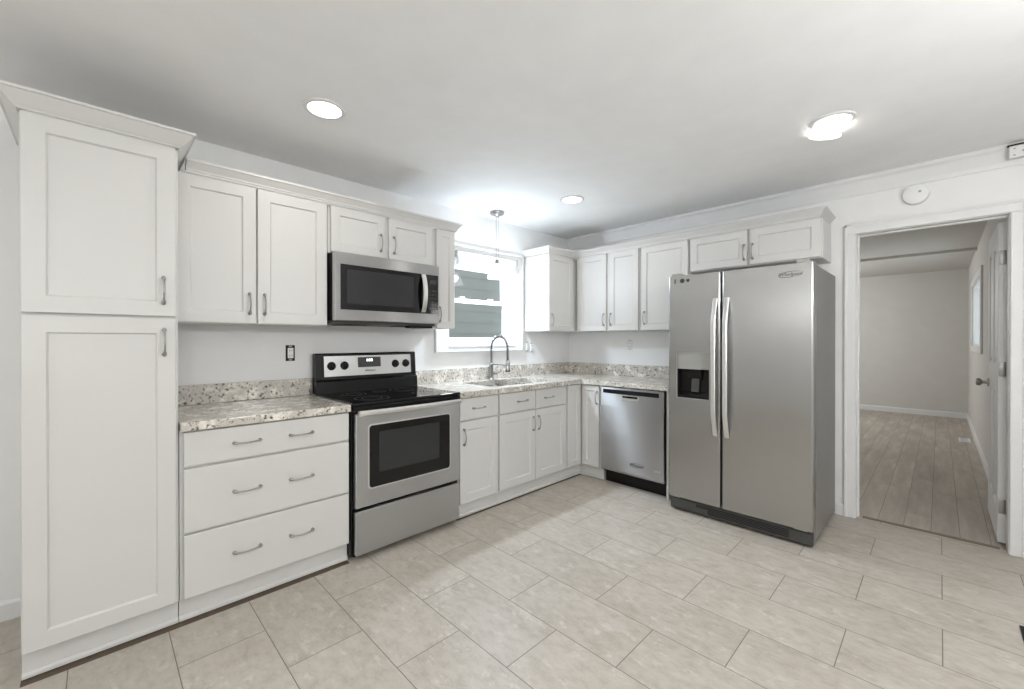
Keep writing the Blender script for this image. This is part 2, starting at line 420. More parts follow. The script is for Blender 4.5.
kb = BM(); lathe(kb, [(.030, 0), (.028, -.008), (.011, -.010), (.011, -.032), (.024, -.040), (.029, -.052), (.024, -.064), (.008, -.068)], (lx0, .685, .97), 'x', 24)
obj('door_knob', kb, BRASS, d, True)

# kitchen window: casing on the wall, vinyl frame and two sashes, glass
win = bpy.data.objects.new('window_1', None); COL.objects.link(win); win.location = (0, -1.325, 1.2); win['kind'] = 'structure'; ROOT['window_1'] = {}
def wobj(name, b, mat, par=None, smooth=False, org=(0, -1.325, 1.2)):
    bmesh.ops.translate(b, verts=b.verts[:], vec=(-org[0], -org[1], -org[2])); return obj(name, b, mat, par or win, smooth)
b = BM(); CO0, CO1, CZ0, CZ1 = -1.855, -.805, 1.18, 2.13
def frame4(b, axis_x0, axis_x1, y0, y1, z0, z1, t, bev=.003, tb=None, tt=None):
    tb = tb or t; tt = tt or t
    box(b, axis_x0, axis_x1, y0, y0+t, z0, z1, bev); box(b, axis_x0, axis_x1, y1-t, y1, z0, z1, bev)
    box(b, axis_x0, axis_x1, y0+t, y1-t, z0, z0+tb, bev); box(b, axis_x0, axis_x1, y0+t, y1-t, z1-tt, z1, bev)
frame4(b, 0, .02, CO0, CO1, CZ0, CZ1, .112, .003, .058, .10)
frame4(b, .001, .032, CO0-.003, CO1+.003, CZ0-.003, CZ1+.003, .018)
box(b, 0, .028, WY0+.01, WY1-.01, WZ0-.02, WZ0-.008, .002)
wobj('window_frame', b, TRIM)
b = BM(); frame4(b, -.15, -.001, WY0, WY1, WZ0-.005, WZ1, .022, .001); frame4(b, -.14, -.06, WY0+.02, WY1-.02, WZ0, WZ1-.02, .03); wobj('window_liner', b, PVC)
y0, y1 = WY0+.042, WY1-.045
b = BM(); frame4(b, -.105, -.075, y0, y1, WZ0+.028, 1.665, .036, .003, .035, .04); lower = wobj('lower_sash', b, PVC)
b = BM(); frame4(b, -.135, -.108, y0, y1, 1.63, WZ1-.045, .036); upper = wobj('upper_sash', b, PVC)
b = BM(); box(b, -.093, -.088, y0+.036, y1-.036, WZ0+.063, 1.625); wobj('pane', b, GLASS, lower)
b = BM(); box(b, -.124, -.119, y0+.036, y1-.036, 1.666, WZ1-.081); wobj('pane', b, GLASS, upper)
b = BM(); 
for yy in (-1.5, -1.15): box(b, -.1, -.062, yy-.025, yy+.025, 1.6655, 1.682, .004)
wobj('sash_lock', b, PVC, lower)
# raised blind
bl = thing('window_blind', 'white blind drawn right up under the head of the kitchen window', 'blind', loc=(.033, -1.305, 1.95), wall='x')
b = BM(); box(b, 0, .045, -.36, .36, .062, .11, .004); obj('headrail', b, PVC, bl)
b = BM()
for i in range(9): box(b, .003, .043, -.35, .35, .012+i*.0056, .0156+i*.0056, .001, 1)
obj('slats', b, PVC, bl)
b = BM(); box(b, .002, .044, -.352, .352, -.008, .0105, .004); obj('bottom_rail', b, PVC, bl)
for s in (-1, 1):
    b = BM(); box(b, -.001, .05, .362*s, .372*s, .058, .114, .002); obj('end_bracket', b, LGP, bl)
# far room window
win2 = bpy.data.objects.new('window_2', None); COL.objects.link(win2); win2.location = (3.335, 3.9, 1.2); win2['kind'] = 'structure'; ROOT['window_2'] = {}
o2 = (3.335, 3.9, 1.2)
b = BM(); frame4(b, 3.315, 3.335, FY0-.07, FY1+.07, FZ0-.07, FZ1+.07, .075); frame4(b, 3.3352, 3.45, FY0, FY1, FZ0, FZ1, .03)
box(b, 3.375, 3.41, 3.87, 3.93, FZ0+.02, FZ1-.02, .002); wobj('window_frame', b, TRIM, win2, org=o2)
b = BM(); box(b, 3.39, 3.395, FY0+.03, FY1-.03, FZ0+.03, FZ1-.03); wobj('pane', b, GLASS, win2, org=o2)
# what the window looks out at: the side of a neighbouring building
b = BM()
for i in range(24): prism(b, [(-2.9, -.4+i*.2), (-2.893, -.4+i*.2), (-2.9, -.2+i*.2)], 1, -6, 4)
struct('wall_outside', b, OUT)

# ================================================================== CABINETS, wall A
KZ, FZ = .108, .61
def toe(parent, x0, x1):
    obj('toe_kick', box(BM(), x0, x1, -.583, -.565, .024, KZ), CAB, parent)
    b = BM(); prism(b, [(-.595, .006), (-.583, .006), (-.583, .026), (-.588, .026), (-.595, .018)], 0, x0, x1)
    obj('shoe_strip', b, CAB, parent)
def carcass(parent, x0, x1, z0, z1, d0, d1, base=False, top=None):
    b = BM()
    if base: box(b, x0, x1, -.565, -.004, 0, KZ); 
    box(b, x0, x1, -d1, -d0, z0, z1, .0015, 1)
    return obj('carcass', b, CAB, parent)

# pantry
p = thing('pantry_cabinet', 'tall white two-door pantry cabinet at far left of the kitchen', 'cabinet', -3.87, 'A')
carcass(p, -4.098, -3.634, KZ, 2.1355, .004, FZ, True); toe(p, -4.098, -3.634)
dd = shaker('door', p, -4.094, -3.644, 1.388, 2.135, .63, .063); pull(dd, -3.686, 1.5, .63)
dd = shaker('door', p, -4.094, -3.644, .115, 1.377, .63, .063); pull(dd, -3.684, 1.275, .63)
def crown(path, prof, name, parent=None, u0=0, mat=None):
    """mitred sweep; path (x,y) list open, outward side on the left of travel; prof (out, z)"""
    b = BM(); k = len(path); rings = []
    for i, (x, y) in enumerate(path):
        P = Vector((x, y)); nrm = []
        if i > 0: e = (P-Vector(path[i-1])).normalized(); nrm.append(Vector((-e.y, e.x)))
        if i < k-1: e = (Vector(path[i+1])-P).normalized(); nrm.append(Vector((-e.y, e.x)))
        m = sum(nrm, Vector((0, 0)))
        if len(nrm) == 2: m = m/(1+nrm[0].dot(nrm[1]))
        rings.append([b.verts.new((x+m.x*o, y+m.y*o, z)) for o, z in prof])
    n = len(prof)
    for a, c in zip(rings, rings[1:]):
        for j in range(n): b.faces.new((a[j], a[(j+1) % n], c[(j+1) % n], c[j]))
    b.faces.new(rings[0]); b.faces.new(rings[-1][::-1])
    return b
# pantry crown: in local frame of p (x along wall, -y out); travel so that outward is left
CP = [(0, 2.136), (.006, 2.136), (.010, 2.143), (.016, 2.148), (.05, 2.188), (.058, 2.190), (.058, 2.2), (0, 2.2)]
b = crown([(.002, -3.634), (.631, -3.634), (.631, -4.098), (.002, -4.098)], CP, 'c')

tag(obj('crown_moulding', b, CAB), 'wide white crown moulding on top of the tall pantry cabinet', 'moulding')

# drawer base
p = thing('drawer_base_cabinet', 'white base cabinet of three wide slab drawers between pantry and range', 'cabinet', -3.24, 'A')
carcass(p, -3.631, -2.857, KZ, .873, .004, FZ, True); toe(p, -3.631, -2.857)
for z0, z1, hz in ((.711, .866, .788), (.412, .700, .556), (.115, .401, .262)):
    dr = slab('drawer', p, -3.617, -2.864, z0, z1, .63)
    for hx in (-3.37, -3.12): pull(dr, hx, hz, .63, False)
# base with single drawer + door
p = thing('base_cabinet', 'narrow white base cabinet with one drawer over one door, right of the range', 'cabinet', -1.88, 'A')
carcass(p, -2.077, -1.692, KZ, .873, .004, FZ, True); toe(p, -2.077, -1.692)
dr = slab('drawer', p, -2.066, -1.702, .711, .866, .63); pull(dr, -1.892, .787, .63, False)
dd = shaker('door', p, -2.066, -1.702, .115, .700, .63); pull(dd, -2.032, .59, .63)
# sink base
p = thing('sink_base_cabinet', 'white sink base cabinet with two false drawer fronts over two doors below the window', 'cabinet', -1.27, 'A')
b = BM(); box(b, -1.690, -.852, -.565, -.004, 0, KZ); box(b, -1.690, -.852, -.61, -.004, KZ, .66, .001, 1); box(b, -1.690, -.852, -.61, -.585, .66, .873, .001, 1)
box(b, -1.690, -1.674, -.585, -.004, .66, .873); box(b, -.868, -.852, -.585, -.004, .66, .873)
obj('carcass', b, CAB, p); toe(p, -1.690, -.852)
for x0, x1, hx, hp in ((-1.681, -1.273, -1.43, -1.303), (-1.267, -.864, -1.10, -1.238)):
    dr = slab('drawer_front', p, x0, x1, .711, .866, .63); pull(dr, hx, .79, .63, False)
    dd = shaker('door', p, x0, x1, .115, .700, .63); pull(dd, hp, .588, .63)
# corner base: L-shaped, narrow panel on each leg
p = thing('corner_base_cabinet', 'white corner base cabinet with a narrow panel on each leg of its L', 'cabinet', loc=(0, 0, 0), wall='x')
b = BM()
cells(b, [.004, .61, .85], [-.850, -.61, -.004], lambda i, j: not (i == 1 and j == 0), KZ, .873)
cells(b, [.004, .565, .85], [-.850, -.565, -.004], lambda i, j: not (i == 1 and j == 0), 0, KZ)
obj('carcass', b, CAB, p)
b = BM(); cells(b, [.566, .583, .85], [-.850, -.583, -.566], lambda i, j: not (i == 1 and j == 0), .024, KZ-.001); obj('toe_kick', b, CAB, p)
b = BM(); cells(b, [.584, .595, .85], [-.850, -.595, -.584], lambda i, j: not (i == 1 and j == 0), .006, .022); obj('shoe_strip', b, CAB, p)
def rot_into(o, rz, loc): o.rotation_euler = (0, 0, rz); o.location = loc
ROOT['tmpA'] = {}
dd = shaker('panel_door', p, -.832, -.640, .115, .866, .63, .05); rot_into(dd, PI/2, (0, 0, 0))
dd = shaker('door', p, .640, .826, .115, .866, .63, .05); pull(dd, .806, .755, .63)
# end panel next to the fridge
b = BM(); box(b, 1.470, 1.488, -.635, -.004, 0, .873, .001, 1)
tag(obj('end_panel', b, CAB), 'thin white upright end panel between dishwasher and fridge', 'panel')

# ------------------------------------------------------------------ worktops
p = thing('countertop', 'short speckled granite countertop over the wide drawers, left of the range', 'countertop', -3.24, 'A')
b = BM(); box(b, -3.631, -2.859, -.65, -.003, .874, .914, .005, 3); obj('slab', b, GRAN, p)
b = BM(); box(b, -3.631, -2.859, -.023, -.003, .9145, 1.026, .003); obj('backsplash', b, GRAN, p)
p = thing('countertop', 'long L-shaped speckled granite countertop holding the sink', 'countertop', loc=(0, 0, 0), wall='x')
SX0, SX1 = .115, .535; SY = [-1.655, -1.262, -1.232, -.885]
xs = [.003, SX0, SX1, .65, 1.492]; ys = [-2.077, SY[0], SY[1], SY[2], SY[3], -.65, -.003]
def keep(i, j):
    if i == 3: return j == 5
    if i == 1 and j in (1, 3): return False
    return True
b = cells(BM(), xs, ys, keep, .874, .914)
bmesh.ops.recalc_face_normals(b, faces=b.faces[:])
es = [e for e in b.edges if len(e.link_faces) == 2 and e.calc_face_angle(0) > 1 and e.verts[0].co.z > .913 and e.verts[1].co.z > .913]
bmesh.ops.bevel(b, geom=es, offset=.004, segments=2, affect='EDGES')
obj('slab', b, GRAN, p)
b = cells(BM(), [.003, .023, 1.492], [-2.077, -.023, -.003], lambda i, j: not (i == 1 and j == 0), .9145, 1.03)
obj('backsplash', b, GRAN, p)
# sink
p = thing('sink', 'stainless double-bowl undermount sink set in the countertop under the window', 'sink', loc=(.325, -1.27, .69), wall='x')
def bowl(y0, y1, x0, x1, zt, zb, r):
    b = BM(); rings = []
    def rr(x0, x1, y0, y1, r, z, n=6):
        out = []
        for cx, cy, a0 in ((x1-r, y1-r, 0), (x0+r, y1-r, PI/2), (x0+r, y0+r, PI), (x1-r, y0+r, 1.5*PI)):
            for i in range(n+1):
                a = a0+PI/2*i/n; out.append(b.verts.new((cx+r*math.cos(a), cy+r*math.sin(a), z)))
        return out
    rings = [rr(x0-.012, x1+.012, y0-.012, y1+.012, r+.012, zt), rr(x0, x1, y0, y1, r, zt-.001), rr(x0+.003, x1-.003, y0+.003, y1-.003, r, zt-.02),
             rr(x0+.008, x1-.008, y0+.008, y1-.008, r, zb+.03), rr(x0+.03, x1-.03, y0+.03, y1-.03, r, zb)]
    for a, c in zip(rings, rings[1:]):
        n = len(a)
        for j in range(n): b.faces.new((a[j], a[(j+1) % n], c[(j+1) % n], c[j]))
    b.faces.new(rings[-1])
    bmesh.ops.translate(b, verts=b.verts[:], vec=(-.325, 1.27, -.69)); return b
o = obj('bowl', bowl(SY[0]+.008, SY[1]-.002, SX0+.006, SX1-.006, .873, .69, .05), SSB, p, True)
o = obj('bowl', bowl(SY[2]+.002, SY[3]-.008, SX0+.006, SX1-.006, .873, .69, .05), SSB, p, True)
for yy in (-1.458, -1.06):
    b = BM(); lathe(b, [(.045, .0), (.043, .004), (.03, .003), (.012, .001)], (0, yy+1.27, .001), 'z', 24); obj('drain', b, CHR, p, True)
# faucet
p = thing('kitchen_faucet', 'tall chrome gooseneck spring faucet standing behind the sink', 'faucet', loc=(.07, -1.27, .9142), wall='x')
b = BM(); lathe(b, [(.028, 0), (.028, .006), (.021, .012), (.019, .13), (.021, .135), (.021, .15), (.015, .156)], n=24); obj('body', b, FCT, p, True)
pts = [(0, 0, .15)]+[(0, 0, .15+.15*i/8) for i in range(1, 9)]+[(.11-.11*math.cos(PI*i/16), 0, .30+.105*math.sin(PI*i/16)) for i in range(1, 17)]+[(.22, 0, .30-.12*i/5) for i in range(1, 6)]
obj('hose', tube(BM(), pts, .007, 10), GPL, p, True)
# spring coil around the hose
cum = [0]; 
for a, c in zip(pts, pts[1:]): cum.append(cum[-1]+(Vector(c)-Vector(a)).length)
def at(s):
    for i in range(len(pts)-1):
        if s <= cum[i+1]: 
            t = (s-cum[i])/max(1e-9, cum[i+1]-cum[i]); a, c = Vector(pts[i]), Vector(pts[i+1]); return a.lerp(c, t), (c-a).normalized()
    return Vector(pts[-1]), Vector((0, 0, -1))
cp = []; N = 34; tot = cum[-1]
for i in range(N*12+1):
    s = tot*i/(N*12); q, dr_ = at(s); a = 2*PI*i/12; side = Vector((0, 1, 0)); nn = dr_.cross(side)
    cp.append(q+(side*math.cos(a)+nn*math.sin(a))*.0135)
obj('spring', tube(BM(), cp, .0034, 6), FCT, p, True)
b = BM(); lathe(b, [(.013, .185), (.019, .178), (.020, .12), (.022, .10), (.022, .085), (.018, .083)], (.22, 0, 0), 'z', 20); obj('spray_head', b, FCT, p, True)
b = BM(); lathe(b, [(.0215, .099), (.0225, .093), (.0225, .088), (.0215, .087)], (.22, 0, 0), 'z', 20); obj('rubber_ring', b, BPL, p, True)
b = BM(); tube(b, [(.015, 0, .142), (.2, 0, .142)], .006, 10); tube(b, [(.22+.021*math.cos(a), .021*math.sin(a), .142) for a in [PI*.85+i*PI*1.9/14*-1 for i in range(15)]], .0035, 8); obj('docking_arm', b, FCT, p, True)
b = BM(); tube(b, [(0, .015, .055), (0, .045, .055)], .012, 14); tube(b, [(0, .045, .055), (.01, .07, .062), (.02, .11, .075)], [.007, .006, .005], 10); obj('lever', b, FCT, p, True)

# ------------------------------------------------------------------ upper cabinets, wall A
UZ = 1.372
p = thing('upper_cabinet', 'white two-door wall cabinet between pantry and microwave', 'cabinet', -3.24, 'A')
carcass(p, -3.630, -2.863, UZ, 2.132, .003, .309)
for x0, x1, hx in ((-3.618, -3.259, -3.292), (-3.251, -2.871, -3.218)):
    dd = shaker('door', p, x0, x1, UZ+.004, 2.132, .33); pull(dd, hx, 1.485, .33)
p = thing('upper_cabinet', 'short white two-door wall cabinet directly above the microwave', 'cabinet', -2.46, 'A')
carcass(p, -2.860, -2.081, 1.834, 2.132, .003, .309)
for x0, x1, hx in ((-2.846, -2.478, -2.512), (-2.449, -2.092, -2.414)):
    dd = shaker('door', p, x0, x1, 1.842, 2.132, .33, .055); pull(dd, hx, 1.945, .33)
p = thing('upper_cabinet', 'narrow single-door white wall cabinet between microwave and window', 'cabinet', -1.98, 'A')
carcass(p, -2.078, -1.882, UZ, 2.132, .003, .309)
dd = shaker('door', p, -2.056, -1.886, UZ+.004, 2.132, .33, .05); pull(dd, -2.033, 1.48, .33)
CC = [(0, 2.134), (.005, 2.134), (.007, 2.142), (.012, 2.147), (.012, 2.153), (.036, 2.182), (.042, 2.184), (.042, 2.196), (-.02, 2.196), (-.02, 2.151), (0, 2.151)]
b = crown([(.331, -3.572), (.331, -1.88), (.003, -1.88)], [(-o, z) for o, z in CC], 'c')
tag(obj('crown_moulding', b, CAB), 'long white crown moulding along the tops of the left wall cabinets', 'moulding')
# corner cabinet on wall A
p = thing('upper_cabinet', 'white single-door corner wall cabinet right of the window with bare side panel', 'cabinet', -.38, 'A')
carcass(p, -.752, -.004, UZ, 2.132, .003, .309)
dd = shaker('door', p, -.745, -.362, UZ+.004, 2.132, .33, .055); pull(dd, -.708, 1.485, .33)
# wall B uppers
p = thing('upper_cabinet', 'white two-door wall cabinet on the back wall above the dishwasher', 'cabinet', .70, 'B')
carcass(p, .336, 1.064, UZ, 2.132, .003, .309)
for x0, x1, hx in ((.372, .704, .682), (.738, 1.050, .762)):
    dd = shaker('door', p, x0, x1, UZ+.004, 2.132, .33, .055); pull(dd, hx, 1.485, .33)
p = thing('upper_cabinet', 'white single-door wall cabinet on the back wall beside the fridge', 'cabinet', 1.29, 'B')
carcass(p, 1.067, 1.518, UZ, 2.132, .003, .309)
dd = shaker('door', p, 1.078, 1.510, UZ+.004, 2.132, .33, .055); pull(dd, 1.115, 1.485, .33)
p = thing('upper_cabinet', 'short wide white two-door wall cabinet above the fridge', 'cabinet', 1.98, 'B')
carcass(p, 1.521, 2.441, 1.855, 2.132, .003, .309)
for x0, x1, hx in ((1.531, 1.966, 1.945), (1.986, 2.432, 2.005)):
    dd = shaker('door', p, x0, x1, 1.862, 2.132, .33, .055); pull(dd, hx, 1.96, .33)
b = crown([(.003, -.754), (.331, -.754), (.331, -.331), (2.425, -.331), (2.425, -.003)][::1], [(-o, z) for o, z in CC], 'c')
tag(obj('crown_moulding', b, CAB), 'white crown moulding running from the corner cabinet across to above the fridge', 'moulding')

# ================================================================== RANGE
p = thing('electric_range', 'stainless electric range with black glass cooktop and rear control panel', 'range', -2.468, 'A')
R0, R1 = -2.852, -2.084
b = BM(); box(b, R0, R1, -.625, -.02, .03, .90, .004); 
for x in (R0+.05, R1-.05):
    for y in (-.57, -.08): tube(b, [(x, y, 0), (x, y, .03)], .016, 12)
obj('body', b, BLK, p)
b = BM(); box(b, R0-.002, R1+.002, -.655, -.075, .9005, .919, .005, 3); obj('cooktop', b, BGL, p)
ck = p.children[-1]
for (x, y, r) in ((-2.66, -.50, .105), (-2.28, -.50, .08), (-2.66, -.24, .08), (-2.28, -.24, .105), (-2.468, -.22, .045)):
    b = BM(); lathe(b, [(r, .9191), (r, .9196), (r-.003, .9196), (r-.003, .9191)], (x, y, 0), 'z', 48, False)
    lathe(b, [(r*.6, .9191), (r*.6, .9196), (r*.6-.002, .9196), (r*.6-.002, .9191)], (x, y, 0), 'z', 40, False)
    obj('burner_ring', b, RING, ck)
# backguard: side profile, sloped face
prof = [(-.022, .92), (-.105, .92), (-.098, 1.0), (-.082, 1.012), (-.078, 1.03), (-.066, 1.185), (-.058, 1.192), (-.022, 1.192)]
b = BM(); prism(b, prof, 0, R0, R1); obj('backguard', b, BLK, p)
bg = p.children[-1]
def onface(z, out): return -(.078+(.066-.078)*(z-1.03)/(.155)+out)
b = BM(); prism(b, [(onface(1.032, .0002), 1.032), (onface(1.032, .003), 1.032), (onface(1.172, .003), 1.172), (onface(1.172, .0002), 1.172)], 0, -2.795, -2.128); obj('control_panel', b, SSP, bg)
b = BM(); prism(b, [(onface(1.088, .0032), 1.088), (onface(1.088, .006), 1.088), (onface(1.160, .006), 1.160), (onface(1.160, .0032), 1.160)], 0, -2.557, -2.383); obj('display', b, GPL, bg)
b = BM()
for i, (x0_, x1_) in enumerate(((-2.492, -2.482), (-2.476, -2.464), (-2.459, -2.447))): box(b, x0_, x1_, onface(1.138, .0068), onface(1.138, .0058), 1.129, 1.147)
obj('lit_digits', b, LCD, bg)
b = BM()
for r_ in range(2):
    for c_ in range(6): box(b, -2.545+c_*.027, -2.531+c_*.027, onface(1.1+r_*.012, .0068), onface(1.1+r_*.012, .0058), 1.096+r_*.013, 1.102+r_*.013)
obj('buttons', b, INK, bg)
lettering('maker_name', 'Whirlpool', .02, INK, bg, -2.468, onface(1.062, .0045), 1.062)
for x in (-2.745, -2.655, -2.262, -2.172):
    b = BM(); yk = onface(1.104, .003)
    lathe(b, [(.030, yk), (.028, yk-.006), (.021, yk-.010), (.019, yk-.026), (.016, yk-.028)], (x, 0, 1.104), 'y', 28)
    box(b, x-.005, x+.005, yk-.034, yk-.02, 1.104-.019, 1.104+.019, .002)
    o = obj('knob', b, BPL, bg, True)
b = BM(); box(b, R0+.004, R1-.004, -.662, -.626, .862, .8995, .004); obj('vent_strip', b, BLK, p)
b = BM(); box(b, R0+.012, R1-.012, -.668, -.627, .312, .858, .006, 3); obj('oven_door', b, SS, p); od = p.children[-1]
def rrect(b, x0, x1, z0, z1, r, y0, y1, n=6):
    pts = []
    for cx, cz, a0 in ((x1-r, z1-r, 0), (x0+r, z1-r, PI/2), (x0+r, z0+r, PI), (x1-r, z0+r, 1.5*PI)):
        for i in range(n+1): a = a0+PI/2*i/n; pts.append((cx+r*math.cos(a), cz+r*math.sin(a)))
    return prism(b, pts, 1, y0, y1)
obj('window_rim', rrect(BM(), -2.768, -2.178, .410, .790, .022, -.6705, -.6682), SSL, od)
obj('oven_window', rrect(BM(), -2.760, -2.186, .418, .782, .018, -.6725, -.6706), OVG, od)
obj('inner_window', rrect(BM(), -2.70, -2.27, .50, .74, .01, -.6735, -.6727), plain('oven_screen', sr(44, 46, 46), .12), od)
b = BM(); 
N = 16; hp = [(-(.690+.018*math.sin(PI*i/N)**.5), R0+.02+(R1-R0-.04)*i/N) for i in range(N+1)]
rings = []
for y, x in hp:
    rings.append([b.verts.new((x, y+a, .862+c)) for a, c in ((.0, -.014), (-.008, -.010), (-.010, .006), (-.004, .016), (.006, .016), (.008, -.010))])
for a, c in zip(rings, rings[1:]):
    for j in range(6): b.faces.new((a[j], a[(j+1) % 6], c[(j+1) % 6], c[j]))
b.faces.new(rings[0]); b.faces.new(rings[-1][::-1])
for x in (R0+.035, R1-.035): box(b, x-.014, x+.014, -.695, -.6685, .846, .876-.002, .002)
obj('handle', b, SSL, od)
b = BM(); box(b, R0+.012, R1-.012, -.664, -.627, .040, .292, .005, 3); obj('storage_drawer', b, SS, p)

# ================================================================== MICROWAVE
p = thing('microwave', 'stainless over-the-range microwave with black glass door', 'microwave', -2.468, 'A')
M0, M1, MZ0, MZ1 = -2.858, -2.088, 1.404, 1.831
b = BM(); box(b, M0+.002, M1-.002, -.372, -.004, MZ0+.004, MZ1, .004); obj('casing', b, BLK, p)
b = BM(); box(b, M0+.004, M1-.004, -.36, -.02, MZ0-.018, MZ0+.003, .003)
obj('bottom_plate', b, GPL, p); bp_ = p.children[-1]
for x in (-2.76, -2.33): obj('grease_filter', box(BM(), x, x+.16, -.30, -.12, MZ0-.0225, MZ0-.0182, .001), BPL, bp_)
b = BM(); box(b, M0, M1, -.412, -.373, MZ0, MZ1, .007, 3); obj('door', b, SS, p); md = p.children[-1]
b = BM(); box(b, M0+.036, M1-.014, -.4155, -.4122, 1.474, 1.756, .001); obj('black_glass', b, BGL, md)
b = BM(); box(b, M0+.075, -2.305, -.4165, -.4157, 1.512, 1.728, .0003, 1); obj('door_window', b, plain('microwave_screen', sr(42, 43, 44), .15), md)
obj('lamp_cover', box(BM(), -2.31, -2.12, -.37, -.30, MZ0-.034, MZ0-.0185, .003), BPL, bp_)
# buttons on the control side
b = BM()
for r_ in range(6):
    for c_ in range(3): box(b, -2.178+c_*.022, -2.164+c_*.022, -.4163, -.4156, 1.50+r_*.027, 1.510+r_*.027)
obj('key_pad', b, plain('key_marking', sr(40, 41, 42), .3), md)
b = BM(); box(b, -2.176, -2.118, -.4163, -.4156, 1.69, 1.72); obj('display', b, plain('display_glass', sr(52, 58, 60), .2), md)
b = BM(); N = 18; rings = []
for i in range(N+1):
    t = i/N; z = 1.482+(1.752-1.482)*t; y = -(.425+.030*math.sin(PI*t)**.8)
    x = -2.232; rings.append([b.verts.new((x+a, y+c, z)) for a, c in ((-.018, .004), (-.013, -.005), (.013, -.005), (.018, .004), (.012, .008), (-.012, .008))])
for a, c in zip(rings, rings[1:]):
    for j in range(6): b.faces.new((a[j], a[(j+1) % 6], c[(j+1) % 6], c[j]))
b.faces.new(rings[0]); b.faces.new(rings[-1][::-1])
for z in (1.492, 1.742): box(b, -2.244, -2.220, -.428, -.4158, z-.010, z+.010, .002)
obj('handle', b, SSL, md, True)

# ================================================================== DISHWASHER
p = thing('dishwasher', 'stainless dishwasher under the back countertop beside the fridge', 'dishwasher', 1.16, 'B')
D0, D1 = .864, 1.458
b = BM(); box(b, D0, D1, -.60, -.02, .1, .866, .003); obj('tub', b, BPL, p)
b = BM(); box(b, D0+.002, D1+.008, -.57, -.55, 0, .118); box(b, D0+.002, D1+.008, -.55, -.10, 0, .1); obj('kick_panel', b, BLK, p)
prof = [(-.601, .122), (-.640, .122), (-.650, .14), (-.656, .45), (-.655, .70), (-.648, .862), (-.640, .867), (-.601, .867)]
b = BM(); prism(b, prof, 0, D0+.002, D1-.002); obj('door', b, SS, p); dd = p.children[-1]
b = BM(); box(b, D0+.02, D1-.045, -.6535, -.647, .812, .848, .003); obj('control_strip', b, BPL, dd)
b = rrect(BM(), 1.075, 1.235, .765, .802, .012, -.6565, -.6515); obj('handle_rim', b, SSL, dd)
b = rrect(BM(), 1.083, 1.227, .785, .801, .006, -.6575, -.6566); obj('handle_pocket', b, BLK, dd)
lettering('maker_name', 'Whirlpool', .030, INK, dd, 1.215, -.6525, .222)
b = swoosh(BM(), 1.215, -.6525, .222, .125, .036); obj('maker_ring', b, INK, dd, True)
b = BM()
for i in range(4): box(b, 1.375+i*.013, 1.382+i*.013, -.6525, -.651, .20+.006*(i % 2), .216+.004*(i % 2))
obj('model_mark', b, SSL, dd)

# ================================================================== REFRIGERATOR
p = thing('refrigerator', 'large stainless side-by-side fridge with water and ice dispenser', 'fridge', 2.02, 'B')
F0, F1 = 1.562, 2.474
b = BM(); box(b, F0+.004, F1-.002, -.722, -.035, .03, 1.752, .006, 3)
for x in (F0+.08, F1-.08):
    for y in (-.66, -.09): tube(b, [(x, y, 0), (x, y, .03)], .02, 12)
obj('cabinet', b, SIDE, p)
def fdoor(name, x0, x1, hole=None):
    z0, z1, yb, yf = .112, 1.760, -.730, -.800
    b = BM()
    # rounded front corners in plan
    r = .014; 
    if not hole:
        plan = [(x0, yb), (x1, yb)]+[(x1-r+r*math.cos(a), yf+r-r*math.sin(a)) for a in [PI/2*i/5 for i in range(6)]]+[(x0+r-r*math.sin(a), yf+r-r*math.cos(a)) for a in [PI/2*i/5 for i in range(6)]]
        prism(b, plan, 2, z0, z1)
    else:
        hx0, hx1, hz0, hz1, dep = hole
        xs = [x0, hx0, hx1, x1]; 
        plan = [(x0, yb), (x1, yb)]+[(x1-r+r*math.cos(a), yf+r-r*math.sin(a)) for a in [PI/2*i/5 for i in range(6)]]+[(x0+r-r*math.sin(a), yf+r-r*math.cos(a)) for a in [PI/2*i/5 for i in range(6)]]
        # three prisms above / below / beside the opening sharing the same plan outline
        prism(b, plan, 2, z0, hz0); prism(b, plan, 2, hz1, z1)
        left = [(x0, yb), (hx0, yb), (hx0, yf)]+[(x0+r-r*math.sin(a), yf+r-r*math.cos(a)) for a in [PI/2*i/5 for i in range(6)]]
        right = [(hx1, yb), (x1, yb)]+[(x1-r+r*math.cos(a), yf+r-r*math.sin(a)) for a in [PI/2*i/5 for i in range(6)]]+[(hx1, yf)]
        prism(b, left, 2, hz0, hz1); prism(b, right, 2, hz0, hz1); box(b, hx0, hx1, yb, yb-.008, hz0, hz1)
        bmesh.ops.remove_doubles(b, verts=b.verts[:], dist=1e-5)
    return obj(name, b, SSD, p, False)
HX0, HX1, HZ0, HZ1 = 1.632, 1.862, .858, 1.188
fz_ = fdoor('freezer_door', F0, 1.936, (HX0, HX1, HZ0, HZ1, .05)); fr_ = fdoor('fridge_door', 1.946, F1)
b = BM(); box(b, HX0, HX1, -.7998, -.738, 1.07, HZ1, .002); obj('dispenser_panel', b, LGP, fz_)
b = BM()
box(b, HX0+.0005, HX0+.004, -.7985, -.739, HZ0, 1.0695); box(b, HX1-.004, HX1-.0005, -.7985, -.739, HZ0, 1.0695)
box(b, HX0+.004, HX1-.004, -.745, -.739, HZ0, 1.0695)
prism(b, [(-.795, HZ0), (-.745, HZ0), (-.745, HZ0+.05), (-.775, HZ0+.018), (-.795, HZ0+.014)], 0, HX0+.004, HX1-.004)
prism(b, [(-.785, 1.069), (-.745, 1.069), (-.745, .99), (-.765, 1.0), (-.785, 1.04)], 0, 1.70, 1.80)
obj('dispenser_recess', b, BPL, fz_)
b = BM(); prism(b, [(-.775, .905), (-.768, .902), (-.760, 1.0), (-.767, 1.0)], 0, 1.725, 1.78); box(b, 1.69, 1.815, -.7448, -.742, .90, 1.0); obj('dispenser_paddle', b, GPL, fz_)
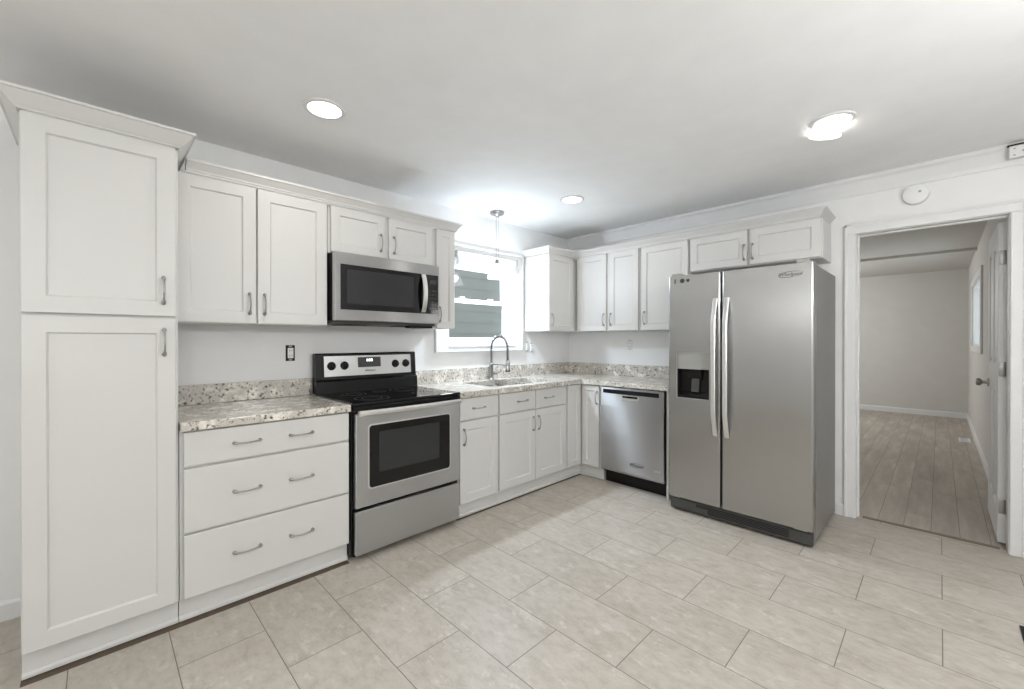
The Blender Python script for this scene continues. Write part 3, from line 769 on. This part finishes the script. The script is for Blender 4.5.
b = BM(); frame = (HX0-.006, HX1+.006, HZ0-.006, HZ1+.006)
for q in ((frame[0], HX0, frame[2], frame[3]), (HX1, frame[1], frame[2], frame[3]), (HX0, HX1, frame[2], HZ0), (HX0, HX1, HZ1, frame[3])): box(b, q[0], q[1], -.803, -.799, q[2], q[3])
obj('dispenser_trim', b, LGP, fz_)
def fhandle(par, x, sg):
    b = BM(); N = 24; rings = []
    for i in range(N+1):
        t = i/N; z = .612+.962*t
        out = .043*min(1, (math.sin(PI*t)/math.sin(PI*.16)) if math.sin(PI*t) < math.sin(PI*.16) else 1)
        y = -(.808+out*.95+.006*math.sin(PI*t)); 
        rings.append([b.verts.new((x+a, y+c, z)) for a, c in ((-.015, .006), (-.015, -.003), (-.010, -.007), (.010, -.007), (.015, -.003), (.015, .006))])
    for a, c in zip(rings, rings[1:]):
        for j in range(6): b.faces.new((a[j], a[(j+1) % 6], c[(j+1) % 6], c[j]))
    b.faces.new(rings[0]); b.faces.new(rings[-1][::-1])
    for z in (.622, 1.564): box(b, x-.013, x+.013, -.812, -.8003, z-.014, z+.014, .002)
    obj('handle', b, SSL, par, False)
fhandle(fz_, 1.906, 1); fhandle(fr_, 1.982, -1)
lettering('maker_name', 'Whirlpool', .030, INK, fr_, 2.35, -.8008, 1.695)
b = swoosh(BM(), 2.35, -.801, 1.695, .125, .036); obj('maker_ring', b, INK, fr_, True)
obj('badge', lathe(BM(), [(.017, -.8003), (.016, -.8025)], (1.668, 0, 1.722), 'y', 24), INK, fz_)
obj('badge', box(BM(), 1.61, 1.618, -.802, -.8003, 1.705, 1.738, .001), INK, fz_); obj('badge', box(BM(), 1.7, 1.72, -.802, -.8003, 1.712, 1.732, .002), INK, fz_)
b = BM(); prism(b, [(-.735, .012), (-.772, .014), (-.778, .03), (-.778, .088), (-.768, .102), (-.73, .102)], 0, F0+.01, F1-.01)
gr = obj('base_grille', b, GPL, p)
b = BM()
for i in range(5): box(b, F0+.16, F1-.13, -.7800, -.7782, .034+i*.011, .039+i*.011)
obj('grille_slot', b, BPL, gr)
b = BM(); box(b, F0+.13, F0+.20, -.782, -.7782, .03, .092, .002); box(b, F0+.2, F0+.285, -.784, -.7782, .034, .06, .002); obj('grille_clip', b, GPL, gr)
for x in (F0+.045, F1-.075):
    b = BM(); box(b, x-.03, x+.04, -.79, -.735, .1025, .1115, .002); obj('bottom_hinge', b, LGP, p)
for x in (F0+.05, F1-.06):
    b = BM(); box(b, x-.035, x+.035, -.785, -.66, 1.7605, 1.782, .006); obj('hinge_cover', b, LGP, p)

# ================================================================== LIGHTS AND SMALL FITTINGS
def downlight(x, y, label, watts, vis=True, tilt=None, name='recessed_light', grp=None, color=None):
    t = thing(name, label, 'light', loc=(x, y, H), wall='x', group=grp)
    b = BM(); lathe(b, [(.098, -.0005), (.097, -.006), (.088, -.010), (.079, -.008), (.079, -.0005)], n=40, caps=False); obj('trim_ring', b, TRIM, t, True)
    b = BM(); lathe(b, [(.079, -.003), (.076, -.0075), (.04, -.0085), (.0005, -.0088)], n=40); obj('lens', b, LENS, t, True)
    la = bpy.data.lights.new('lamp', 'AREA'); la.shape = 'DISK'; la.size = .15; la.energy = watts; la.color = color or DOWN_C
    lo = bpy.data.objects.new('lamp', la); COL.objects.link(lo); lo.parent = t; lo.location = (0, 0, -.0125)
    return t
downlight(.85, -3.08, 'round lit recessed ceiling light nearest the pantry', DOWN_W)
downlight(.885, -1.11, 'small-looking round lit recessed ceiling light close to the sink pendant', DOWN_W)
t3 = downlight(2.61, -1.13, 'lit recessed ceiling light in front of the fridge with a second lit disc below it', DOWN_W)
b = BM(); lathe(b, [(.0005, -.006), (.07, -.006), (.074, 0), (.072, .006), (.0005, .007)], n=36); o = obj('second_disc', b, LENS, t3, True); o.location = (-.05, .10, -.030); o.rotation_euler = (.12, .22, 0)  # second glowing disc, added for the light's doubled outline
for x, y in ((2.64, -3.12), (.92, -5.1), (2.64, -5.1)): downlight(x, y, 'added fill light, recessed and unseen behind the camera', DOWN_W, grp='added fill lights behind the camera')  # extra recessed lights, unseen, added to raise the room's overall brightness

p = thing('pendant_light', 'small lit pendant lamp with frosted bell shade hanging over the sink', 'pendant lamp', loc=(.20, -1.315, H), wall='x')
b = BM(); lathe(b, [(.0005, 0), (.064, 0), (.066, -.006), (.060, -.022), (.02, -.034), (.012, -.045)], n=32); obj('canopy', b, NICK, p, True)
b = BM(); tube(b, [(-.006, -.006, -.04), (-.006, -.006, -.44)], .0028, 8); obj('cord', b, LGP, p, True)
b = BM(); tube(b, [(.007, .007, -.04), (.007, .007, -.44)], .0022, 8); obj('cord', b, LGP, p, True)
b = BM(); lathe(b, [(.010, -.425), (.020, -.43), (.024, -.445), (.026, -.475), (.022, -.478)], n=24); obj('socket_cap', b, NICK, p, True)
b = BM(); lathe(b, [(.026, -.470), (.040, -.485), (.056, -.510), (.070, -.545), (.083, -.575), (.090, -.598), (.087, -.598), (.079, -.573), (.066, -.545), (.052, -.512), (.037, -.489), (.024, -.474)], n=36, caps=False); obj('glass_shade', b, SHADE, p, True)
la = bpy.data.lights.new('bulb', 'POINT'); la.energy = PEND_W; la.color = PEND_C; la.shadow_soft_size = .035
lo = bpy.data.objects.new('bulb', la); COL.objects.link(lo); lo.parent = p; lo.location = (0, 0, -.532)

# unseen globes added as fill light, out of frame in both rooms
def globe(x, y, label, watts=40., grp='added fill globes behind the camera'):
    t = thing('fill_lamp', label, 'ceiling lamp', loc=(x, y, H), wall='x', group=grp)
    b = BM(); lathe(b, [(.07, -.0005), (.07, -.02), (.008, -.03), (.008, -.50), (.03, -.51), (.035, -.545)], n=28); obj('stem', b, NICK, t, True)
    b = BM(); lathe(b, [(.012+.10*math.sin(PI*i/14+.001), -.64+.10*math.cos(PI*i/14)) for i in range(1, 15)], n=28); obj('globe', b, SHADE, t, True)
    la = bpy.data.lights.new('bulb', 'POINT'); la.energy = watts; la.color = FILL_C; la.shadow_soft_size = .05
    lo = bpy.data.objects.new('bulb', la); COL.objects.link(lo); lo.parent = t; lo.location = (0, 0, -.64)
globe(2.4, -6.0, 'added fill globe, unseen behind the camera', 27); globe(3.75, -4.3, 'added fill globe, unseen behind the camera', 40)
globe(3.95, -2.3, 'added fill globe, out of view to the right of the camera', 62, None)
globe(.9, 4.3, 'added fill globe in the room beyond the doorway, out of sight', 95, None)

# smoke detector on wall B
t = thing('smoke_detector', 'round white smoke detector on the wall above the doorway', 'smoke detector', 2.894, 'B')
b = BM(); lathe(b, [(.066, -.001), (.068, -.012), (.062, -.030), (.040, -.036), (.0005, -.037)], (2.894, 0, 2.250), 'y', 36); obj('housing', b, PVC, t, True)
b = BM(); lathe(b, [(.008, -.0365), (.007, -.039)], (2.915, 0, 2.262), 'y', 14); obj('test_button', b, LGP, t, True)
b = BM(); tube(b, [(2.894+.048*math.cos(a), -.0335, 2.25+.048*math.sin(a)) for a in [2*PI*i/32 for i in range(32)]], .0014, 6); obj('vent_groove', b, PVC, t, True)
# bracket at top right
t = thing('ceiling_bracket', 'small white screwed bracket high on the wall right of the doorway', 'bracket', 3.33, 'B')
b = BM(); box(b, 3.292, 3.40, -.085, -.062, 2.345, 2.415, .003); obj('plate', b, TRIM, t)
b = BM(); box(b, 3.285, 3.41, -.087, -.062, 2.4165, 2.424, .001); obj('dark_cap', b, BPL, t)
for x, z in ((3.312, 2.36), (3.312, 2.398), (3.345, 2.378)): obj('screw', lathe(BM(), [(.005, -.0855), (.004, -.088)], (x, 0, z), 'y', 12), LGP, t)
# bare electrical outlets
def outlet(uc, zc, wall, label, body, strap, hgt=.105):
    t = thing('electrical_outlet', label, 'outlet', uc, wall)
    b = BM(); box(b, uc-.028, uc+.028, -.0025, -.0008, zc-.052, zc+.052, .0005, 1); obj('box_edge', b, strap, t)
    b = BM(); box(b, uc-.017, uc+.017, -.012, -.0027, zc-.034, zc+.034, .003); rc = obj('receptacle', b, body, t)
    for s in (-1, 1):
        for dx in (-.007, .007): obj('socket_slot', box(BM(), uc+dx-.0015, uc+dx+.0015, -.0128, -.0119, zc+s*.017-.005, zc+s*.017+.005), INK, rc)
        obj('mounting_tab', box(BM(), uc-.010, uc+.010, -.006, -.0027, zc+s*.045-.004, zc+s*.045+.004, .001), NICK, t)
outlet(-2.985, 1.198, 'A', 'uncovered electrical outlet in a black box above the short countertop', PVC, BPL)
outlet(-.715, 1.215, 'A', 'uncovered white outlet on the wall between window and corner cabinet', PVC, TRIM)
outlet(-.645, 1.205, 'A', 'uncovered white outlet just under the corner cabinet side', PVC, TRIM)
outlet(.78, 1.235, 'B', 'white outlet on the back wall above the dishwasher countertop', PVC, TRIM)
# floor registers
def register(x0, x1, y0, y1, label, mat):
    t = thing('floor_register', label, 'floor vent', loc=((x0+x1)/2, (y0+y1)/2, 0), wall='x')
    w_, h_ = (x1-x0)/2, (y1-y0)/2
    b = BM(); 
    box(b, -w_, w_, -h_, -h_+.015, .0005, .006, .001); box(b, -w_, w_, h_-.015, h_, .0005, .006, .001)
    box(b, -w_, -w_+.015, -h_+.015, h_-.015, .0005, .006, .001); box(b, w_-.015, w_, -h_+.015, h_-.015, .0005, .006, .001); obj('frame', b, mat, t)
    b = BM(); n_ = int((y1-y0-.03)/.02)
    for i in range(n_): yy = -h_+.015+.02*(i+.5); box(b, -w_+.015, w_-.015, yy-.005, yy+.005, .001, .005)
    obj('louvres', b, mat, t)
    b = BM(); box(b, -w_+.01, w_-.01, -h_+.01, h_-.01, .0003, .0009); obj('duct', b, INK, t)
register(3.262, 3.36, -1.25, -.95, 'dark floor register in the tile at the right edge of the photo', BPL)
register(3.185, 3.285, 3.85, 4.15, 'small white floor vent near the right wall of the room beyond', PVC)
